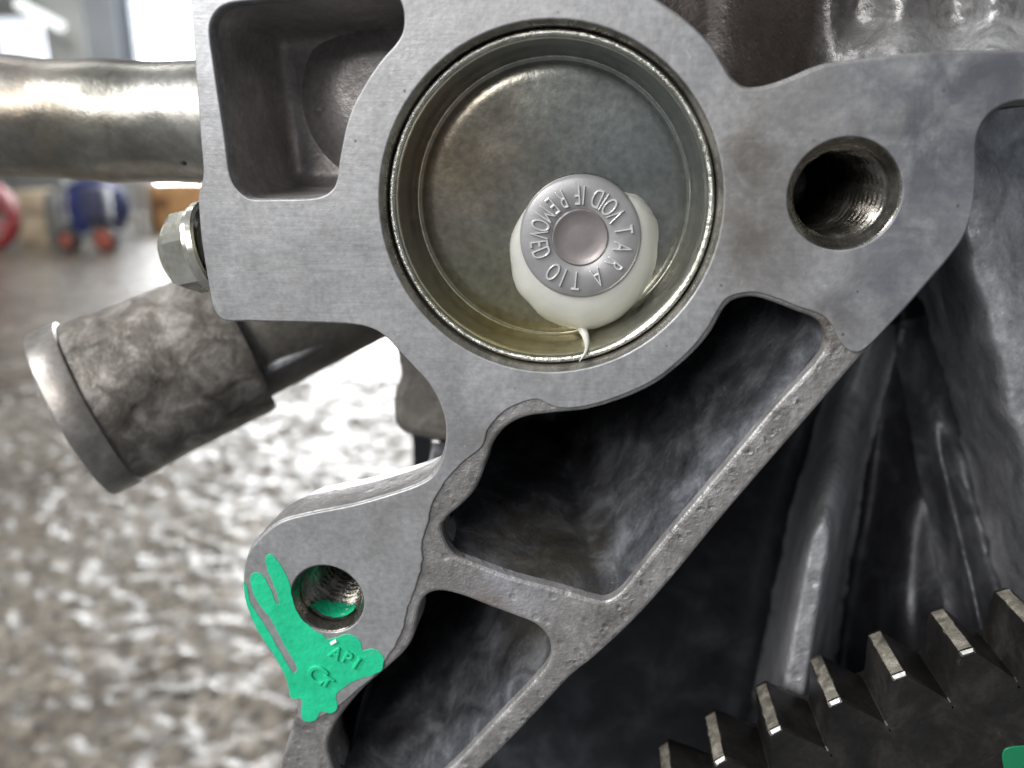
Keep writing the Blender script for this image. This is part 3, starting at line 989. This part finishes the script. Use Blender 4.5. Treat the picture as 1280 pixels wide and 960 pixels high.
lathe(bm, [(YT + 0.1 * mm, RI), (YT - 0.12 * mm, RI * 0.94), (YT - 0.02 * mm, RI * 0.84), (YT + 0.12 * mm, RI * 0.74), (YT + 0.08 * mm, RI * 0.4), (YT + 0.1 * mm, 0.01 * mm)],
      (tc.x, 0, tc.z), (0, 1, 0), 64)
from_bm('fusible_center', bm, plain('dull_pink_alloy', (0.25, 0.225, 0.22), 0.4, 0.5, 0.12, 200, 0.1, 600, 0.0003), tab, 0.8)
M_let = plain('bright_stamped_edge', (0.62, 0.62, 0.61), 0.3, 0.35, 0.2, 900)


def ring_text(items, tops_in):
    for ch, px, py in items:
        q = P(px, py, YT)
        a = math.atan2(q.z - tc.z, q.x - tc.x)
        rot = a + math.pi / 2 if tops_in else a - math.pi / 2
        me = text_mesh(ch, 3.55 * mm, 0.14 * mm, 0.06 * mm, -0.075 * mm)
        rad = TR * 0.70
        me.transform(Matrix.Translation((tc.x + rad * math.cos(a), YT - 0.05 * mm, tc.z + rad * math.sin(a))) @ Matrix.Rotation(math.pi / 2, 4, 'X')
                     @ Matrix.Rotation(rot, 4, 'Z') @ Matrix.Diagonal((0.52, 1, 1, 1)))
        link('letter', me, M_let, tab, 0.5)


ring_text([('V', 771, 269), ('O', 763, 258), ('I', 755, 252), ('D', 747, 247), ('I', 730, 242), ('F', 722, 242), ('R', 703, 250), ('E', 691, 257),
           ('M', 681, 267), ('O', 674, 281), ('V', 671, 293), ('E', 671, 305), ('D', 675, 317)], True)
ring_text([('T', 779, 288), ('A', 776, 309), ('R', 765, 328), ('A', 746, 345), ('T', 720, 348), ('I', 705, 345), ('O', 693, 338)], False)

# white sealant the tab sits in, sagging below it with a drip
seal = thing('sealant_blob', 'white sealant bead sagging with a thin drip under the round tab', 'sealant')
M_seal = plain('white_sealant', (0.50, 0.50, 0.46), 0.38, 0, 0.06, 120, 0.2, 300, 0.0005, Subsurface_Weight=0.25, Subsurface_Radius=(0.002, 0.002, 0.0015), Subsurface_Scale=0.6)
BASE = [(806, 250), (820, 272), (822, 300), (818, 335), (802, 368), (778, 394), (752, 408), (735, 413), (722, 412), (700, 405), (673, 390), (652, 367), (641, 338), (637, 305),
        (648, 275), (668, 250), (692, 238), (722, 234), (756, 236), (784, 241)]
lpb = ccw(outline(BASE, YF, 5))
bc = (sum(p[0] for p in lpb) / len(lpb), sum(p[1] for p in lpb) / len(lpb))
bm = bmesh.new()
rings = []
for t in (0.0, 0.12, 0.3, 0.5, 0.7, 0.85, 0.95, 1.0):
    s_ = math.sqrt(max(0, 1 - (1 - t) ** 2)) if False else t
    ring = []
    for x, z in lpb:
        a = math.atan2(z - tc.z, x - tc.x)
        tx, tz = tc.x + TR * 0.985 * math.cos(a), tc.z + TR * 0.985 * math.sin(a)
        bul = 1 - (1 - (1 - t) ** 2.2) if t < 1 else 0
        w_ = (1 - t ** 1.9)
        yy = YF + 0.1 * mm + (YT + 0.55 * mm - YF - 0.1 * mm) * (1 - (1 - t) ** 1.8)
        nz = (0.35 * noise.noise(Vector((x * 260, z * 260, t * 2))) + 0.12 * noise.noise(Vector((x * 700, z * 700, t * 5)))) * mm * (1 - t)
        ring.append((tx + (x - tx) * w_ + nz, yy, tz + (z - tz) * w_ + nz))
    rings.append(ring)
loft(bm, rings, False)
from_bm('bead', bm, M_seal, seal, 3.2)
bm = bmesh.new()


def on_cup(px, py, gap):
    """the point of the cup's inner surface seen at a pixel, lifted off it by gap"""
    y = 1.0 * mm
    while y < YF:
        q_ = P(px, py, y)
        r_ = math.hypot(q_.x - CUPX, q_.z - CUPZ)
        w_ = min((RO - 1.15 * mm - (y - 2.1 * mm) * 0.11 - max(0, y - 7.0 * mm) * 0.8), RO)
        if r_ > w_:
            break
        y += 0.05 * mm
    return tuple(P(px, py, y - gap))


tube(bm, smooth([on_cup(726, 398, 1.2 * mm), on_cup(728, 410, 0.5 * mm), on_cup(732, 420, 0.35 * mm), on_cup(734, 430, 0.3 * mm), on_cup(732, 440, 0.25 * mm), on_cup(724, 452, 0.15 * mm)], 5, False),
     [0.8 * mm * (1 - t) ** 1.1 + 0.06 * mm for t in lin(0, 1, 26)], 14)
from_bm('drip', bm, M_seal, seal, 3.2)

# ---------------------------------------------------------------- steel pipe behind the block
M_pipe = cast_metal('tarnished_pipe_metal', (0.13, 0.125, 0.11), (0.23, 0.222, 0.20), (0.38, 0.372, 0.345), 0.36, 0.75, 60, 0.25,
                    stains_and_shade=[(p3(60, 150, 38 * mm), 0.014, (0.26, 0.17, 0.12), 0.6), (p3(120, 205, 38 * mm), 0.02, (0.28, 0.25, 0.17), 0.6)])
pipe = thing('metal_pipe', 'tarnished shiny metal pipe running out behind the upper left of the block', 'pipe')
YP = 40 * mm
rad = (P(120, 80, YP).z - P(120, 224, YP).z) / 2 * 1.06
path = smooth([p3(-260, 128, YP + 0.014), p3(-120, 138, YP + 0.005), p3(0, 145, YP), p3(90, 151, YP), p3(180, 153, YP), p3(280, 153, YP), p3(420, 152, YP)], 8, False)
bm = bmesh.new()
tube(bm, path, [rad * (1 + 0.02 * math.sin(i * 0.5) + 0.012 * noise.noise(Vector((i * 0.4, 0, 0)))) for i in range(len(path))], 48)
from_bm('tube', bm, M_pipe, pipe, 1.0)
for px, py, r_ in ((148, 191, 0.45 * mm), (230, 201, 0.75 * mm)):
    q = P(px, py, YP - rad * 0.72)
    bm = bmesh.new()
    bmesh.ops.create_uvsphere(bm, u_segments=16, v_segments=8, radius=r_, matrix=Matrix.Translation(q))
    from_bm('pit', bm, M_rubber, pipe, 3.2)

# ---------------------------------------------------------------- hexagon plug screw on the block's left side
M_plugz = cast_metal('zinc_plated_steel', (0.42, 0.41, 0.34), (0.58, 0.57, 0.50), (0.68, 0.68, 0.63), 0.22, 0.75, 120, 0.08)
hexs = thing('hex_plug_screw', 'shiny zinc hexagon plug screw with washer on the left side of the block', 'screw')
YH = 11 * mm
ha, hb = P(259, 312, YH), P(215, 322, YH)
ax = (hb - ha).normalized()
hr = 6.0 * mm
bm = bmesh.new()
u = Vector((0, 1, 0))
v = ax.cross(u).normalized()
u = v.cross(ax).normalized()
rings = []
for d, s_, rd in ((0.4 * mm, 1.0, 0), (3.4 * mm, 1.0, 0), (4.3 * mm, 0.93, 0.35), (5.0 * mm, 0.80, 0.9), (5.1 * mm, 0.6, 1.0)):
    ring = []
    for k in range(48):
        a = 2 * math.pi * k / 48 + 0.35
        m_ = (a - 0.35) % (math.pi / 3) - math.pi / 6
        rh = hr * math.cos(math.pi / 6) / math.cos(m_)
        rh = rh * (1 - rd) + hr * 0.9 * rd
        rh *= s_
        ring.append(ha + ax * d + (u * math.cos(a) + v * math.sin(a)) * rh)
    rings.append(ring)
loft(bm, rings, True)
from_bm('hex_head', bm, M_plugz, hexs, 0.35)
bm = bmesh.new()
lathe(bm, [(-1.6 * mm, 6.0 * mm), (-1.5 * mm, 6.7 * mm), (-0.7 * mm, 6.8 * mm), (-0.55 * mm, 6.4 * mm), (0.1 * mm, 6.4 * mm), (0.35 * mm, 6.1 * mm), (0.4 * mm, 3 * mm)], ha, ax, 64)
from_bm('washer', bm, M_plugz, hexs, 0.5)
bm = bmesh.new()
lathe(bm, [(-8 * mm, 4.6 * mm), (-1.2 * mm, 4.6 * mm)], ha, ax, 32)
from_bm('shank', bm, M_plugz, hexs, 0.5)

# ---------------------------------------------------------------- water outlet spigot, lower left
M_out = cast_metal('stained_outlet_casting', (0.02, 0.018, 0.015), (0.19, 0.17, 0.148), (0.52, 0.485, 0.445), 0.45, 0.4, 170, 0.45, pits=0.1)
sp = thing('water_outlet', 'stained cast metal hose spigot pointing down left below the plug screw', 'hose spigot')
YO = 52 * mm
e0, e1 = P(90, 520, 37 * mm), P(302, 425, 54 * mm)
ax = (e1 - e0).normalized()
Lo = (e1 - e0).length
RS = (P(38, 413, 37 * mm) - P(158, 617, 37 * mm)).length / 2
bm = bmesh.new()
lathe(bm, [(5.0 * mm, RS * 0.935), (6.6 * mm, RS * 0.935), (Lo * 0.5, RS * 0.905), (Lo * 0.97, RS * 0.89), (Lo * 1.0, RS * 0.87), (Lo * 1.01, RS * 0.6)], e0, ax, 96)
from_bm('barrel', bm, M_out, sp, 0.7)
bm = bmesh.new()
lathe(bm, [(7 * mm, RS * 0.80), (0.1 * mm, RS * 0.82), (-0.1 * mm, RS * 0.87), (0.0 * mm, RS * 0.93), (0.15 * mm, RS * 0.952), (0.5 * mm, RS * 0.962), (5.2 * mm, RS * 0.972), (5.5 * mm, RS * 0.968), (5.7 * mm, RS * 0.95), (5.8 * mm, RS * 0.92)], e0, ax, 96)
from_bm('bead', bm, cast_metal('worn_bead_casting', (0.16, 0.145, 0.13), (0.27, 0.25, 0.23), (0.44, 0.42, 0.40), 0.36, 0.55, 70, 0.2), sp, 0.7)
bm = bmesh.new()
n0, n1 = e1 - ax * 6 * mm, P(640, 262, 90 * mm)
ax2 = (n1 - n0).normalized()
lathe(bm, [(0, RS * 0.74), (20 * mm, RS * 0.74), ((n1 - n0).length, RS * 0.74)], n0, ax2, 96)
from_bm('neck', bm, M_lug, sp, 0.7)
bm = bmesh.new()
q0, q1 = P(330, 462, 45 * mm), P(415, 424, 54 * mm)
tube(bm, [q0, q0.lerp(q1, 0.5), q1], [1.1 * mm, 0.9 * mm, 0.8 * mm], 12)
from_bm('seam_ridge', bm, M_rib, sp, 3.2)

# ---------------------------------------------------------------- black stand leg and white sheet on the floor
leg = thing('stand_leg', 'flat black steel leg seen through the gap under the block', 'stand leg')
bm = bmesh.new()
a0, a1 = P(526, 520, 0.12), P(521, 640, 0.12)
w_ = (P(536, 560, 0.12).x - P(513, 560, 0.12).x) / 2
lowx = a1.x + (a1.x - a0.x) * 0.4
grid(bm, [0, 1], [0, 1], lambda u_, v_: ((a0.x * v_ + lowx * (1 - v_)) + (u_ * 2 - 1) * w_, 0.12, a0.z * v_ + (FLOOR_Z) * (1 - v_)))
ext = bmesh.ops.extrude_face_region(bm, geom=bm.faces[:])
for g in ext['geom']:
    if isinstance(g, bmesh.types.BMVert):
        g.co.y += 0.004
from_bm('bar', bm, plain('black_painted_steel', (0.012, 0.013, 0.016), 0.4, 0, 0.2, 30), leg, 0.4)

# ---------------------------------------------------------------- ring gear
gear = thing('ring_gear', 'dark toothed flywheel ring gear with worn tooth tips at lower right', 'ring gear')
M_gear = cast_metal('oily_black_gear_steel', (0.010, 0.0095, 0.009), (0.020, 0.018, 0.0165), (0.05, 0.045, 0.04), 0.42, 0.4, 130, 0.3)
M_tip = cast_metal('worn_tooth_tip', (0.05, 0.043, 0.034), (0.20, 0.18, 0.145), (0.40, 0.37, 0.31), 0.55, 0.25, 420, 0.8)
Y0, TH = 3 * mm, 12 * mm
# circle through the tips (near edge)
pa, pb, pc = P(893, 955, Y0), P(1040, 885, Y0), P(1208, 815, Y0)
ax_, az_, bx_, bz_, cx_, cz_ = pa.x, pa.z, pb.x, pb.z, pc.x, pc.z
RG = 0.150
mid = (pa + pc) / 2
ch = (pc - pa)
nrm = Vector((ch.z, 0, -ch.x)).normalized()
if nrm.z > 0:
    nrm = -nrm
cg = mid + nrm * math.sqrt(RG ** 2 - (ch.length / 2) ** 2)
TIPS = [(752, 1010), (822, 978), (893, 947), (963, 913), (1037, 877), (1120, 844), (1208, 809), (1296, 774), (1384, 742)]
angs = [math.atan2(P(a, b2, Y0).z - cg.z, P(a, b2, Y0).x - cg.x) for a, b2 in TIPS]
step = (angs[7] - angs[1]) / 6
angs = [angs[1] + step * k for k in range(-2, 9)]
hgt = 6.4 * mm
hw = abs(step) * RG
RR = RG - hgt
# gear body: a ring sector with the root circle as its outer rim
bm = bmesh.new()
aa = lin(angs[0] - step, angs[-1] + step, 80)
loft(bm, [[(cg.x + r_ * math.cos(a), y, cg.z + r_ * math.sin(a)) for y, r_ in ((Y0 + TH, RR), (Y0 + 0.5 * mm, RR), (Y0, RR - 0.5 * mm), (Y0, RR - 30 * mm), (Y0 + TH, RR - 30 * mm))] for a in aa],
     True, True)
from_bm('rim', bm, M_gear, gear, 0.6)


def tooth(a):
    er, et = Vector((math.cos(a), 0, math.sin(a))), Vector((-math.sin(a), 0, math.cos(a)))
    ey = Vector((0, 1, 0))
    sec = [(-0.51, -0.25), (-0.46, 0.05), (-0.30, 0.45), (-0.145, 0.90), (-0.105, 1.0), (0.105, 1.0), (0.145, 0.90), (0.30, 0.45), (0.46, 0.05), (0.51, -0.25)]
    bm = bmesh.new()
    o_ = Vector((cg.x, 0, cg.z))
    loft(bm, [[o_ + er * (RR + h_ * hgt - dd * (h_ > 0.8)) + et * t_ * hw * sc + ey * y for t_, h_ in sec]
              for y, dd, sc in ((Y0 - 0.02 * mm, 0.5 * mm, 0.96), (Y0 + 0.5 * mm, 0, 1.0), (Y0 + TH - 1.6 * mm, 0, 1.0), (Y0 + TH, 0.7 * mm, 0.8))], True, True)
    t = from_bm('tooth', bm, M_gear, gear, 0.35)
    bm = bmesh.new()
    vs = []
    for j in range(9):
        y = Y0 + 0.7 * mm + (TH - 2.2 * mm) * j / 8
        vs.append([o_ + er * (RG + (0.06 * mm if abs(s_) < 1 else -0.02 * mm)) + et * (0.105 * hw * s_ * (1 + 0.12 * noise.noise(Vector((j * 0.9, s_ * 3, a * 50)))))
                   + ey * y for s_ in (-1, -0.5, 0, 0.5, 1)])
    for j in range(8):
        for i in range(4):
            bm.faces.new([bm.verts.new(q) for q in (vs[j][i], vs[j][i + 1], vs[j + 1][i + 1], vs[j + 1][i])])
    bmesh.ops.remove_doubles(bm, verts=bm.verts, dist=1e-7)
    from_bm('tip_land', bm, M_tip, t, 3.2)
    bm = bmesh.new()
    q = o_ + er * (RG - 0.1 * mm) + ey * (Y0 + 0.25 * mm)
    e_l, e_r = 0.10 * random.uniform(0.6, 1.0), 0.10 * random.uniform(0.6, 1.0)
    c4 = [q + et * (hw * (e_l if s1 < 0 else e_r) * s1 * (1 + 0.08 * s2)) + er * (random.uniform(0.08, 0.16) * mm * s2) + ey * (0.26 * mm * s2) - ey * 0.1 * mm for s1, s2 in ((-1, -1), (1, -1), (1, 1), (-1, 1))]
    bm.faces.new([bm.verts.new(v_) for v_ in c4])
    ex = bmesh.ops.extrude_face_region(bm, geom=bm.faces[:])
    for g in ex['geom']:
        if isinstance(g, bmesh.types.BMVert):
            g.co += (ey * 0.15 - er * 0.12) * mm
    from_bm('edge_glint', bm, M_edge, t, None)


M_edge = plain('painted_edge_glint', (0.66, 0.65, 0.62), 0.35, 0.4, 0.3, 1500)  # pale sliver paints the white highlight on each tooth's near edge
for a in angs:
    tooth(a)
bm = bmesh.new()
q = P(1272, 955, Y0 - 0.1 * mm)
gl = outline([(1254, 938), (1275, 932), (1300, 935), (1305, 960), (1290, 985), (1262, 985), (1255, 962)], Y0, 4)
bm.free()
gm = plate('paint_mark', [ccw(gl)], Y0 - 0.15 * mm, Y0 + 0.1 * mm, 0.08 * mm, plain('dark_green_paint', (0.008, 0.16, 0.07), 0.4, 0, 0.1, 60), gear)
gm['label'] = 'green paint mark at the lower right corner of the gear face'
